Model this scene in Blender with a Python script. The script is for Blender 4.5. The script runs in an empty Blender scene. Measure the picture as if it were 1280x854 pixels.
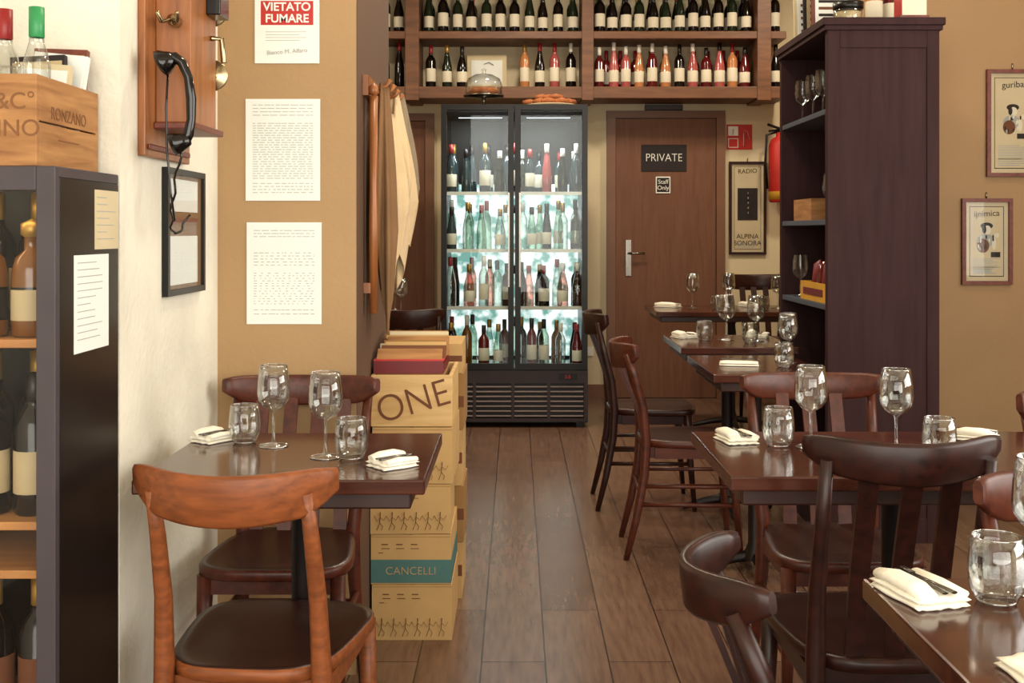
import bpy, math, random
from mathutils import Matrix, Vector
random.seed(7)
D = bpy.data
scene = bpy.context.scene
scene.view_settings.view_transform = 'Standard'
scene.view_settings.exposure = 0.0
scene.view_settings.gamma = 0.98

# ------------------------------------------------------------------ materials
def lin(h):
    h = h.lstrip('#')
    o = []
    for i in (0, 2, 4):
        c = int(h[i:i+2], 16) / 255.0
        o.append(c / 12.92 if c <= 0.04045 else ((c + 0.055) / 1.055) ** 2.4)
    return (o[0], o[1], o[2], 1.0)

def newmat(name):
    m = D.materials.new(name); m.use_nodes = True
    nt = m.node_tree
    return m, nt, nt.nodes['Principled BSDF']

def plain(name, col, rough=0.6, metal=0.0, var=0.12, scale=6.0, bump=0.0, spec=0.5, bscale=60):
    m, nt, b = newmat(name)
    tc = nt.nodes.new('ShaderNodeTexCoord')
    n = nt.nodes.new('ShaderNodeTexNoise'); n.inputs['Scale'].default_value = scale
    n.inputs['Detail'].default_value = 5
    nt.links.new(tc.outputs['Object'], n.inputs['Vector'])
    r = nt.nodes.new('ShaderNodeValToRGB')
    c = lin(col)
    r.color_ramp.elements[0].position = 0.3; r.color_ramp.elements[1].position = 0.7
    r.color_ramp.elements[0].color = (c[0]*(1-var), c[1]*(1-var), c[2]*(1-var), 1)
    r.color_ramp.elements[1].color = (min(1, c[0]*(1+var)), min(1, c[1]*(1+var)), min(1, c[2]*(1+var)), 1)
    nt.links.new(n.outputs['Fac'], r.inputs['Fac'])
    nt.links.new(r.outputs['Color'], b.inputs['Base Color'])
    b.inputs['Roughness'].default_value = rough
    b.inputs['Metallic'].default_value = metal
    b.inputs['Specular IOR Level'].default_value = spec
    if bump > 0:
        n2 = nt.nodes.new('ShaderNodeTexNoise'); n2.inputs['Scale'].default_value = bscale
        nt.links.new(tc.outputs['Object'], n2.inputs['Vector'])
        bp = nt.nodes.new('ShaderNodeBump'); bp.inputs['Strength'].default_value = bump
        bp.inputs['Distance'].default_value = 0.01
        nt.links.new(n2.outputs['Fac'], bp.inputs['Height'])
        nt.links.new(bp.outputs['Normal'], b.inputs['Normal'])
    return m

def wood(name, c1, c2, rough=0.4, scale=(3, 3, 3), stretch=(12, 1.2, 12), spec=0.5, dist=0.6, nscale=3.0):
    m, nt, b = newmat(name)
    tc = nt.nodes.new('ShaderNodeTexCoord')
    mp = nt.nodes.new('ShaderNodeMapping'); mp.inputs['Scale'].default_value = stretch
    nt.links.new(tc.outputs['Object'], mp.inputs['Vector'])
    n = nt.nodes.new('ShaderNodeTexNoise'); n.inputs['Scale'].default_value = nscale
    n.inputs['Detail'].default_value = 8; n.inputs['Distortion'].default_value = dist
    nt.links.new(mp.outputs['Vector'], n.inputs['Vector'])
    r = nt.nodes.new('ShaderNodeValToRGB')
    r.color_ramp.elements[0].position = 0.3; r.color_ramp.elements[1].position = 0.7
    r.color_ramp.elements[0].color = lin(c1); r.color_ramp.elements[1].color = lin(c2)
    nt.links.new(n.outputs['Fac'], r.inputs['Fac'])
    nt.links.new(r.outputs['Color'], b.inputs['Base Color'])
    b.inputs['Roughness'].default_value = rough
    b.inputs['Specular IOR Level'].default_value = spec
    bp = nt.nodes.new('ShaderNodeBump'); bp.inputs['Strength'].default_value = 0.06
    nt.links.new(n.outputs['Fac'], bp.inputs['Height'])
    nt.links.new(bp.outputs['Normal'], b.inputs['Normal'])
    return m

def emis(name, col, strength):
    m, nt, b = newmat(name)
    b.inputs['Base Color'].default_value = lin(col)
    b.inputs['Emission Color'].default_value = lin(col)
    b.inputs['Emission Strength'].default_value = strength
    return m

def thin_glass(name, tint=(0.96, 0.97, 0.96), lo=0.05, hi=0.75, blend=0.25, rough=0.02):
    m = D.materials.new(name); m.use_nodes = True
    nt = m.node_tree
    for n in list(nt.nodes):
        if n.type != 'OUTPUT_MATERIAL': nt.nodes.remove(n)
    out = [n for n in nt.nodes if n.type == 'OUTPUT_MATERIAL'][0]
    tr = nt.nodes.new('ShaderNodeBsdfTransparent'); tr.inputs['Color'].default_value = (*tint, 1)
    gl = nt.nodes.new('ShaderNodeBsdfGlossy'); gl.inputs['Roughness'].default_value = rough
    lw = nt.nodes.new('ShaderNodeLayerWeight'); lw.inputs['Blend'].default_value = blend
    mr = nt.nodes.new('ShaderNodeMapRange')
    mr.inputs['To Min'].default_value = lo; mr.inputs['To Max'].default_value = hi
    nt.links.new(lw.outputs['Facing'], mr.inputs['Value'])
    mx = nt.nodes.new('ShaderNodeMixShader')
    nt.links.new(mr.outputs['Result'], mx.inputs['Fac'])
    nt.links.new(tr.outputs['BSDF'], mx.inputs[1]); nt.links.new(gl.outputs['BSDF'], mx.inputs[2])
    nt.links.new(mx.outputs['Shader'], out.inputs['Surface'])
    return m

M = {}
M['white_wall'] = plain('white_plaster', 'E0DBCB', 0.85, var=0.11, scale=3.5, bump=0.2)
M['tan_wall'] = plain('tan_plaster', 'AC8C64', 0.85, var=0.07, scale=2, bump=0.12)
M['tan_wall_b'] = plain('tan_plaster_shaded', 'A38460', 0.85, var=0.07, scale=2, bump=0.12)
M['cream_wall'] = plain('cream_plaster', 'D2C3A2', 0.85, var=0.06, scale=2, bump=0.1)
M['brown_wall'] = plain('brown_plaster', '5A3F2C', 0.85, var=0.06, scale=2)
M['door'] = wood('door_brown', '6A4633', '76513D', 0.6, stretch=(14, 14, 1.2), spec=.3)
M['doorframe'] = plain('doorframe_brown', '74503A', 0.5)
M['ceil'] = plain('ceiling_paint', 'D8CCB4', 0.9)
M['chair_dark'] = wood('chair_dark_wood', '1C0A07', '34150E', 0.35, spec=0.35)
M['chair_mid'] = wood('chair_mid_wood', '3C190F', '5C2A19', 0.38, spec=0.4)
M['chair_light'] = wood('chair_light_wood', '68381D', '8C4E28', 0.42, stretch=(3, 25, 25), spec=0.35, dist=0.2)
M['seat_dark'] = plain('seat_dark', '2C130C', 0.33, spec=0.45, var=.2)
M['table'] = wood('table_dark_wood', '35170F', '4E281D', 0.14, stretch=(1.2, 10, 10), spec=0.8)
M['table_edge'] = wood('table_edge_wood', '241009', '381912', 0.35, stretch=(1.2, 10, 10))
M['iron'] = plain('cast_iron', '170E0E', 0.45, metal=0.3)
M['glass'] = thin_glass('drinking_glass', (0.95, 0.96, 0.95), 0.045, 0.72, 0.4)
M['glass_rim'] = thin_glass('glass_rim', (0.9, 0.9, 0.9), 0.4, 0.95, 0.4)
M['pane'] = thin_glass('fridge_pane', (0.95, 0.98, 0.98), 0.02, 0.4, 0.2)
M['pane_dim'] = thin_glass('frame_pane', (0.97, 0.97, 0.97), 0.008, 0.3, 0.15)
M['napkin'] = plain('napkin_cloth', 'F0EADA', 0.9, var=0.04, scale=20, bump=0.2)
M['steel'] = plain('steel', '8A847C', 0.25, metal=1.0)
M['steel_dk'] = plain('cutlery_steel', '6E6A66', 0.25, metal=1.0)
M['paper'] = plain('paper', 'E4E7E2', 0.8, var=0.02)
M['paper_old'] = plain('paper_old', 'CDBE9C', 0.8, var=0.06)
M['ink'] = plain('ink', 'A4A7A2', 0.8)
M['ink_dark'] = plain('ink_dark', '241C1C', 0.8)
M['red'] = plain('sign_red', 'B8261E', 0.5)
M['red_dark'] = plain('leather_red', '6A1015', 0.45)
M['white'] = plain('white_print', 'E8E8E2', 0.6, var=0.02)
M['card'] = plain('cardboard', 'BE9A64', 0.85, var=0.08, scale=8)
M['card2'] = plain('cardboard_side', '957040', 0.85, var=0.08, scale=8)
M['teal'] = plain('teal_band', '48706C', 0.7)
M['pine'] = wood('pine_crate', 'C0985E', 'DAB880', 0.6, stretch=(1.2, 10, 10))
M['crate_old'] = wood('old_crate', '84562F', 'B48450', 0.7, stretch=(1.5, 1.5, 14))
M['stencil'] = plain('stencil_brown', '6B3F24', 0.8)
M['stencil_faint'] = plain('stencil_faint', '7C5230', 0.8)
M['cab'] = wood('cabinet_dark_paint', '321F20', '3C2728', 0.65, stretch=(10, 10, 1.0), spec=0.12)
M['cab_in'] = plain('cabinet_inner_blue', '454B58', 0.5, var=0.08)
M['shelfwood'] = wood('shelf_wood', '5C3922', '7C5132', 0.5, stretch=(1.2, 10, 10))
M['black'] = plain('black_plastic', '0C0808', 0.35, spec=0.35)
M['bakelite'] = plain('black_bakelite', '0C0808', 0.15)
M['grille'] = plain('grille_brown', '2E2224', 0.5)
M['slat'] = plain('grille_slat', '685A58', 0.45)
M['led'] = emis('led_strip', 'EAF6FF', 3.0)
M['wfr'] = plain('wine_cabinet_body', '17110F', 0.3, spec=0.35)
M['wpost'] = plain('wine_cabinet_door_frame', '453E42', 0.4, spec=.3)
M['oak'] = wood('oak_shelf', 'A8703A', 'C88E50', 0.5, stretch=(1.2, 10, 10))
M['phonewood'] = wood('phone_wood', '764422', 'A66836', 0.35, stretch=(12, 12, 1.2))
M['brass'] = plain('nickel_bell', 'A89878', 0.25, metal=1.0)
M['framewood'] = wood('frame_wood', '5A2216', '7A3A26', 0.4)
M['cloth'] = plain('apron_cloth', 'CDB48E', 0.95, var=0.1, scale=10, bump=0.2)
M['cloth2'] = plain('apron_cloth_tan', '7C5C3C', 0.95, var=0.1, scale=10, bump=0.2)
M['cloth3'] = plain('apron_cloth_grey', '8A7A64', 0.95, var=0.1, scale=10, bump=0.2)
M['yellow'] = plain('basket_yellow', 'C8962A', 0.7)
M['bread'] = plain('bread_crust', '8A4E26', 0.8, var=0.3, scale=25, bump=0.4)
M['label'] = plain('bottle_label', 'DCD4BE', 0.7, var=0.05)
M['label_dim'] = plain('bottle_label_darker', 'B8A680', 0.7, var=0.15)  # label colour darkened to cut glare in the dim cabinet
M['b_dark'] = plain('bottle_dark', '0E0706', 0.14, spec=0.5)
M['b_green'] = plain('bottle_green', '182214', 0.14, spec=0.5)
M['b_red'] = plain('bottle_red', '5A1214', 0.12, spec=0.7)
M['b_rose'] = plain('bottle_rose', 'A85450', 0.15, spec=0.7)
M['b_peach'] = plain('bottle_peach', 'B87A4C', 0.15, spec=0.7)
M['b_clear'] = thin_glass('bottle_glass_green', (0.66, 0.80, 0.70), 0.08, 0.85, 0.45)
M['b_white'] = thin_glass('bottle_glass_clear', (0.86, 0.92, 0.88), 0.08, 0.9, 0.5)
M['b_pink'] = thin_glass('bottle_glass_rose', (0.95, 0.66, 0.60), 0.08, 0.8, 0.4)
M['b_blue'] = plain('bottle_teal', '2C3C40', 0.12, spec=0.8)
M['b_gold'] = plain('bottle_gold', '6E4418', 0.15, spec=0.7)
M['cap_red'] = plain('cap_red', '8E1C1C', 0.4)
M['cap_gold'] = plain('cap_gold', 'A88440', 0.4, metal=0.6)
M['cap_black'] = plain('cap_black', '120C0C', 0.4)
M['cap_green'] = plain('cap_green', '2E8A50', 0.4)
M['cap_white'] = plain('cap_white', 'D8D4C8', 0.4)
M['added_lamp'] = emis('added_lamp_diffuser', 'FFE2B8', 3.0)

def painted_glow():  # teal-white glass reflections and glow painted into the back panel's emission
    m, nt, b = newmat('fridge_painted_glow')
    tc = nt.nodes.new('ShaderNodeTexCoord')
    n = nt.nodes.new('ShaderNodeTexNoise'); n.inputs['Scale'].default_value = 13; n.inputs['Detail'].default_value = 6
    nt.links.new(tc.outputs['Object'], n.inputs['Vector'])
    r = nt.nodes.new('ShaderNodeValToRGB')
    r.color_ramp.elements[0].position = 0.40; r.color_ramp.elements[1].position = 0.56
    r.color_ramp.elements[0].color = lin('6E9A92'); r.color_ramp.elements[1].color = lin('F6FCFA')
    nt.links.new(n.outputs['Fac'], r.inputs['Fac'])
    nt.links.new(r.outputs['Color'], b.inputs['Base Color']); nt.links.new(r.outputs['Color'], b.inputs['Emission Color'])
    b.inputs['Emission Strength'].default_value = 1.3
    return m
M['fridge_in'] = painted_glow()

def floor_mat():
    m, nt, b = newmat('floor_planks')
    tc = nt.nodes.new('ShaderNodeTexCoord')
    sp = nt.nodes.new('ShaderNodeSeparateXYZ'); nt.links.new(tc.outputs['Object'], sp.inputs[0])
    ad = nt.nodes.new('ShaderNodeMath'); ad.operation = 'ADD'; ad.inputs[1].default_value = 0.1 + 0.185*40
    nt.links.new(sp.outputs['X'], ad.inputs[0])
    ay = nt.nodes.new('ShaderNodeMath'); ay.operation = 'ADD'; ay.inputs[1].default_value = 20.3
    nt.links.new(sp.outputs['Y'], ay.inputs[0])
    cb = nt.nodes.new('ShaderNodeCombineXYZ')
    nt.links.new(ay.outputs[0], cb.inputs['X']); nt.links.new(ad.outputs[0], cb.inputs['Y'])
    br = nt.nodes.new('ShaderNodeTexBrick')
    br.offset = 0.37; br.inputs['Scale'].default_value = 1.0
    br.inputs['Brick Width'].default_value = 1.2; br.inputs['Row Height'].default_value = 0.185
    br.inputs['Mortar Size'].default_value = 0.0025; br.inputs['Mortar Smooth'].default_value = 0.2
    br.inputs['Color1'].default_value = lin('745B4B'); br.inputs['Color2'].default_value = lin('664C3E')
    br.inputs['Mortar'].default_value = lin('2A1813')
    nt.links.new(cb.outputs[0], br.inputs['Vector'])
    mp = nt.nodes.new('ShaderNodeMapping'); mp.inputs['Scale'].default_value = (14, 1.5, 1)
    nt.links.new(tc.outputs['Object'], mp.inputs['Vector'])
    n = nt.nodes.new('ShaderNodeTexNoise'); n.inputs['Scale'].default_value = 4; n.inputs['Detail'].default_value = 8
    nt.links.new(mp.outputs[0], n.inputs['Vector'])
    r = nt.nodes.new('ShaderNodeValToRGB')
    r.color_ramp.elements[0].position = 0.25; r.color_ramp.elements[1].position = 0.75
    r.color_ramp.elements[0].color = (0.66, 0.62, 0.6, 1); r.color_ramp.elements[1].color = (1.2, 1.18, 1.15, 1)
    nt.links.new(n.outputs['Fac'], r.inputs['Fac'])
    mx = nt.nodes.new('ShaderNodeMix'); mx.data_type = 'RGBA'; mx.blend_type = 'MULTIPLY'; mx.inputs['Factor'].default_value = 1
    nt.links.new(br.outputs['Color'], mx.inputs['A']); nt.links.new(r.outputs['Color'], mx.inputs['B'])
    nt.links.new(mx.outputs['Result'], b.inputs['Base Color'])
    b.inputs['Roughness'].default_value = 0.24
    b.inputs['Specular IOR Level'].default_value = 0.65
    bp = nt.nodes.new('ShaderNodeBump'); bp.inputs['Strength'].default_value = 0.3; bp.invert = True
    bp.inputs['Distance'].default_value = 0.003
    nt.links.new(br.outputs['Fac'], bp.inputs['Height']); nt.links.new(bp.outputs['Normal'], b.inputs['Normal'])
    return m
M['floor'] = floor_mat()

# ------------------------------------------------------------------ mesh builder
class MB:
    def __init__(s):
        s.v = []; s.f = []; s.m = []; s.sm = []; s.mats = []
    def mi(s, k):
        if k not in s.mats: s.mats.append(k)
        return s.mats.index(k)
    def add(s, vs, fs, mat, smooth=False, X=None):
        o = len(s.v)
        for p in vs:
            p = Vector(p)
            if X is not None: p = X @ p
            s.v.append(p)
        i = s.mi(mat)
        for f in fs:
            s.f.append(tuple(a + o for a in f)); s.m.append(i); s.sm.append(smooth)
    def bx(s, x0, x1, y0, y1, z0, z1, mat, X=None):
        vs = [(x0,y0,z0),(x1,y0,z0),(x1,y1,z0),(x0,y1,z0),(x0,y0,z1),(x1,y0,z1),(x1,y1,z1),(x0,y1,z1)]
        fs = [(0,3,2,1),(4,5,6,7),(0,1,5,4),(1,2,6,5),(2,3,7,6),(3,0,4,7)]
        s.add(vs, fs, mat, False, X)
    def lathe(s, prof, mat, loc=(0,0,0), n=16, X=None, mats=None, sx=1, sy=1):
        L = Vector(loc)
        T = Matrix.Translation(L)
        if X is not None: T = X @ T
        rings = []
        for r, z in prof:
            ring = []
            for i in range(n):
                a = 2*math.pi*i/n
                s.v.append(T @ Vector((r*math.cos(a)*sx, r*math.sin(a)*sy, z)))
                ring.append(len(s.v)-1)
            rings.append(ring)
        for j in range(len(rings)-1):
            mm = s.mi(mats[j] if mats else mat)
            for i in range(n):
                k = (i+1) % n
                s.f.append((rings[j][i], rings[j][k], rings[j+1][k], rings[j+1][i])); s.m.append(mm); s.sm.append(True)
        if prof[0][0] > 1e-4:
            s.f.append(tuple(reversed(rings[0]))); s.m.append(s.mi(mats[0] if mats else mat)); s.sm.append(False)
    def tube(s, pts, rad, mat, n=8, X=None, flat=1.0):
        pts = [Vector(p) for p in pts]
        if not isinstance(rad, (list, tuple)): rad = [rad]*len(pts)
        rings = []
        prev = None
        for i, p in enumerate(pts):
            if i == 0: t = pts[1]-pts[0]
            elif i == len(pts)-1: t = pts[-1]-pts[-2]
            else: t = pts[i+1]-pts[i-1]
            t.normalize()
            if prev is None:
                ref = Vector((0,0,1)) if abs(t.z) < 0.9 else Vector((1,0,0))
                u = t.cross(ref).normalized()
            else:
                u = (prev - t*prev.dot(t)).normalized()
            prev = u
            w = t.cross(u)
            ring = []
            for k in range(n):
                a = 2*math.pi*k/n
                q = p + u*math.cos(a)*rad[i] + w*math.sin(a)*rad[i]*flat
                if X is not None: q = X @ q
                s.v.append(q); ring.append(len(s.v)-1)
            rings.append(ring)
        mm = s.mi(mat)
        for j in range(len(rings)-1):
            for k in range(n):
                l = (k+1) % n
                s.f.append((rings[j][k], rings[j+1][k], rings[j+1][l], rings[j][l])); s.m.append(mm); s.sm.append(True)
        s.f.append(tuple(rings[0])); s.m.append(mm); s.sm.append(False)
        s.f.append(tuple(reversed(rings[-1]))); s.m.append(mm); s.sm.append(False)
    def rail(s, pts, zb, zt, th, mat, X=None, lean=0.0):
        n = len(pts); rings = []
        for i in range(n):
            a = Vector(pts[max(0,i-1)]); b = Vector(pts[min(n-1,i+1)])
            t = (b-a).normalized(); nn = Vector((-t.y, t.x))
            c = Vector(pts[i]); h = th/2
            ring = []
            zs = [(zb[i], h*0.6), (zb[i]+0.006, h), (zt[i]-0.008, h), (zt[i], h*0.55)]
            sec = [(z, d) for z, d in zs] + [(z, -d) for z, d in reversed(zs)]
            for z, d in sec:
                q = c + nn*d
                off = lean*(z-zb[i])
                P = Vector((q.x, q.y - off, z))
                if X is not None: P = X @ P
                s.v.append(P); ring.append(len(s.v)-1)
            rings.append(ring)
        mm = s.mi(mat)
        m = len(rings[0])
        for j in range(n-1):
            for k in range(m):
                l = (k+1) % m
                s.f.append((rings[j][k], rings[j][l], rings[j+1][l], rings[j+1][k])); s.m.append(mm); s.sm.append(True)
        s.f.append(tuple(reversed(rings[0]))); s.m.append(mm); s.sm.append(False)
        s.f.append(tuple(rings[-1])); s.m.append(mm); s.sm.append(False)
    def build(s, name, loc=(0,0,0), rz=0.0, bevel=0.0, parent=None, sc=None):
        me = D.meshes.new(name)
        me.from_pydata([tuple(v) for v in s.v], [], s.f)
        for k in s.mats: me.materials.append(M[k])
        for p, i, sm in zip(me.polygons, s.m, s.sm):
            p.material_index = i; p.use_smooth = sm
        me.update()
        ob = D.objects.new(name, me)
        scene.collection.objects.link(ob)
        ob.location = loc; ob.rotation_euler = (0, 0, rz)
        if sc: ob.scale = sc
        if bevel > 0:
            bm = ob.modifiers.new('bevel', 'BEVEL'); bm.width = bevel; bm.segments = 2
            bm.limit_method = 'ANGLE'; bm.angle_limit = math.radians(50)
        if parent:
            ob.parent = parent
        return ob

def text(name, body, size, loc, mat, parent=None, face='front', tilt=0.0, bold=0.0, sx=1.0, align='CENTER'):
    cu = D.curves.new(name, 'FONT'); cu.body = body; cu.size = size
    cu.align_x = align; cu.align_y = 'CENTER'; cu.extrude = 0.0004; cu.offset = bold
    cu.materials.append(M[mat])
    ob = D.objects.new(name, cu); scene.collection.objects.link(ob)
    if face == 'front': ob.rotation_euler = (math.pi/2, tilt, 0)
    else: ob.rotation_euler = (math.pi/2, 0, math.pi/2)
    ob.scale = (sx, 1, 1)
    l = Vector(loc)
    if parent:
        ob.parent = parent; l = l - Vector(parent.location)
    ob.location = l
    return ob

def slab(name, x0, x1, y0, y1, z0, z1, mat):
    b = MB(); cx, cy = (x0+x1)/2, (y0+y1)/2
    b.bx(x0-cx, x1-cx, y0-cy, y1-cy, z0, z1, mat)
    return b.build(name, (cx, cy, 0))

R = math.radians
CH = 3.4
# ------------------------------------------------------------------ room shell
b = MB(); b.bx(-3.2, 3.4, -1.8, 8.65, -0.1, 0, 'floor'); b.build('floor')
b = MB(); b.bx(-3.2, 3.4, -1.8, 8.65, CH, CH+0.1, 'ceil'); b.build('ceiling')
slab('wall_back', -3.2, 3.4, 8.45, 8.65, 0, CH, 'cream_wall')
slab('wall_right', 3.2, 3.4, 3.2, 8.45, 0, CH, 'tan_wall')
b = MB()
b.bx(3.2, 3.4, -1.8, 0.0, 0, CH, 'tan_wall'); b.bx(3.2, 3.4, 0.0, 3.2, 0, 0.9, 'tan_wall'); b.bx(3.2, 3.4, 0.0, 3.2, 2.9, CH, 'tan_wall')
b.build('wall_right_added_opening')  # opening made for the added side window
b = MB()
for y in (0.02, 1.05, 2.1, 3.18): b.bx(3.27, 3.33, y-0.03, y+0.03, 0.9, 2.9, 'doorframe')
b.bx(3.27, 3.33, 0, 3.2, 0.9, 0.96, 'doorframe'); b.bx(3.27, 3.33, 0, 3.2, 2.84, 2.9, 'doorframe')
b.build('added_side_window')  # unseen window, added to bring light in from the right
b = MB()
b.bx(-3.2, 3.4, -1.8, -1.6, 0, 0.35, 'tan_wall'); b.bx(-3.2, 3.4, -1.8, -1.6, 2.95, CH, 'tan_wall')
b.bx(-3.2, -1.75, -1.8, -1.6, 0.35, 2.95, 'tan_wall'); b.bx(2.9, 3.4, -1.8, -1.6, 0.35, 2.95, 'tan_wall')
b.build('wall_front')
b = MB()
for x in (-1.72, -0.2, 1.35, 2.87): b.bx(x-0.03, x+0.03, -1.73, -1.67, 0.35, 2.95, 'doorframe')
b.bx(-1.75, 2.9, -1.73, -1.67, 0.35, 0.41, 'doorframe'); b.bx(-1.75, 2.9, -1.73, -1.67, 2.89, 2.95, 'doorframe')
b.build('window_2')
slab('wall_left_front', -2.0, -1.8, -1.6, 2.38, 0, CH, 'white_wall')
slab('wall_left', -2.0, -0.842, 2.38, 3.16, 0, CH, 'white_wall')
b = MB(); b.bx(-2.0, -0.451, 3.16, 3.95, 0, CH, 'tan_wall')
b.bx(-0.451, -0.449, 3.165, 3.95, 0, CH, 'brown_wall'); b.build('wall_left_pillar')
slab('wall_left_back', -3.2, -3.0, 3.95, 8.45, 0, CH, 'cream_wall')
slab('wall_left_alcove', -3.2, -2.0, 3.75, 3.95, 0, CH, 'cream_wall')
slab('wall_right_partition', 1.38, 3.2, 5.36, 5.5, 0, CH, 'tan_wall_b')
slab('baseboard_back', -0.6, 0.68, 8.43, 8.45, 0, 0.1, 'doorframe')
slab('baseboard_right', 1.58, 3.2, 8.43, 8.45, 0, 0.1, 'doorframe')
slab('baseboard_partition', 1.72, 3.2, 5.345, 5.36, 0, 0.1, 'doorframe')

# ------------------------------------------------------------------ doors
def door(x0, x1, top):
    b = MB(); y = 8.4495
    b.bx(x0, x0+0.065, y-0.05, y, 0.001, top, 'doorframe'); b.bx(x1-0.065, x1, y-0.05, y, 0.001, top, 'doorframe')
    b.bx(x0+0.065, x1-0.065, y-0.05, y, top-0.055, top, 'doorframe')
    b.bx(x0+0.068, x1-0.068, y-0.03, y, 0.005, top-0.058, 'door')
    return b
b = door(0.682, 1.57, 2.16)
b.bx(0.825, 0.865, 8.412, 8.42, 0.92, 1.19, 'steel')
b.tube([(0.845, 8.415, 1.09), (0.845, 8.37, 1.09), (0.87, 8.36, 1.09), (0.96, 8.36, 1.09)], 0.009, 'steel')
b.tube([(0.845, 8.41, 0.98), (0.845, 8.40, 0.98)], 0.012, 'steel')
d1 = b.build('door_1')
b = MB(); b.bx(-0.17, 0.17, -0.006, 0, -0.1, 0.1, 'ink_dark')
ps = b.build('private_sign', (1.111, 8.418, 1.806), bevel=0.002)
text('private_text', 'PRIVATE', 0.085, (1.111, 8.4105, 1.806), 'white', ps, sx=.88, bold=-.0012)
b = MB(); b.bx(-0.055, 0.055, -0.006, 0, -0.063, 0.063, 'white'); b.bx(-0.047, 0.047, -0.007, -0.005, -0.054, 0.054, 'ink_dark')
ss = b.build('staff_only_sign', (1.105, 8.418, 1.603), bevel=0.002)
text('staff_text', 'Staff\nOnly', 0.045, (1.105, 8.4105, 1.603), 'white', ss)
b = door(-1.5, -0.616, 2.14)
b.bx(-0.86, -0.79, 8.414, 8.42, 1.67, 1.83, 'white')
b.build('door_2')

# ------------------------------------------------------------------ bottles
def bottle(mb, x, y, z, glass, cap, h=0.3, r=0.037, n=12, label='label', bordeaux=True, X=None, lmat=True):
    k = h/0.3
    if bordeaux:
        prof = [(r*0.9,0),(r,0.006),(r,0.045*k),(r*1.01,0.046*k),(r*1.01,0.135*k),(r,0.136*k),(r,0.185*k),(r*0.8,0.208*k),(0.015,0.228*k),(0.0135,0.24*k),(0.0145,0.241*k),(0.0145,0.298*k),(0.0001,0.3*k)]
    else:
        prof = [(r*0.9,0),(r,0.006),(r,0.04*k),(r*1.01,0.041*k),(r*1.01,0.115*k),(r,0.116*k),(r,0.14*k),(r*0.78,0.18*k),(0.019,0.22*k),(0.0145,0.245*k),(0.0155,0.246*k),(0.0155,0.298*k),(0.0001,0.3*k)]
    ms = [glass, glass, glass, label if lmat else glass, label if lmat else glass, glass, glass, glass, glass, cap, cap, cap]
    mb.lathe(prof, glass, (x, y, z), n, X, mats=ms)

# ------------------------------------------------------------------ wine shelf above fridge and doors
sh = MB()
SY0, SY1 = 8.08, 8.449
sh.bx(-1.6, 1.95, SY0, SY1, 2.215, 2.30, 'shelfwood')
sh.bx(-1.6, 1.95, SY0, SY1, 2.645, 2.70, 'shelfwood')
sh.bx(-1.6, 1.95, SY0, SY1, 3.07, 3.12, 'shelfwood')
for px0, px1 in ((-1.6, -1.54), (-0.80, -0.70), (0.475, 0.56), (1.74, 1.84)):
    sh.bx(px0, px1, SY0-0.01, SY1, 2.20, 3.2, 'shelfwood')
shelf = sh.build('wine_display_shelf', bevel=0.004)
wb = MB()
def row(x0, x1, n, z, fn, y=8.2):
    for i in range(n):
        x = x0 + (x1-x0)*(i+0.5)/n
        g, c, h, bd, lb = fn(i)
        bottle(wb, x + random.uniform(-.006,.006), y + random.uniform(-.015,.015), z, g, c, h, bordeaux=bd, lmat=lb, r=random.uniform(.035,.04))
dk = lambda i: (random.choice(['b_dark','b_dark','b_green']), random.choice(['cap_black','cap_red','cap_black','cap_gold']), random.uniform(.30,.335), random.random()<.6, True)
row(-1.5, -0.81, 7, 2.70, dk); row(-0.69, 0.465, 11, 2.70, dk); row(0.565, 1.73, 12, 2.70, dk)
row(-0.69, 0.465, 11, 2.70, dk, 8.34); row(0.565, 1.73, 12, 2.70, dk, 8.34)
nl = lambda i: ('b_dark', random.choice(['cap_black','cap_red']), 0.34, False, False)
row(-1.5, -0.81, 7, 2.30, nl)
row(-0.68, -0.34, 3, 2.30, dk)
seq = [('b_peach','cap_gold'),('b_dark','cap_red'),('b_rose','cap_red'),('b_dark','cap_white')]
row(0.0, 0.46, 4, 2.30, lambda i: (seq[i][0], seq[i][1], .335, i != 1, True))
seq2 = ['b_red','b_rose','b_rose','b_peach','b_red','b_peach','b_dark','b_rose','b_red','b_rose','b_peach','b_red','b_rose']
row(0.565, 1.73, 12, 2.30, lambda i: (seq2[i], random.choice(['cap_red','cap_black','cap_white','cap_red']), random.uniform(.30,.34), i % 2 == 0, True))
row(0.62, 1.70, 10, 2.30, lambda i: ('b_red', 'cap_red', .3, True, True), 8.34)
row(1.845, 1.95, 1, 2.30, dk); row(1.845, 1.95, 1, 2.70, dk)
wb.build('wine_bottles', parent=shelf)
b = MB(); b.bx(-0.16, 0.13, -0.01, 0.01, 0, 0.26, 'paper_old'); b.bx(-0.13, 0.1, -0.012, -0.009, 0.04, 0.22, 'paper')
b.tube([(-.04,-.013,.19),(0,-.013,.205),(.035,-.013,.185)], .012, 'stencil', 8, flat=.1)
b.build('framed_print', (-0.2, 8.30, 2.30), parent=shelf)

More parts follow.
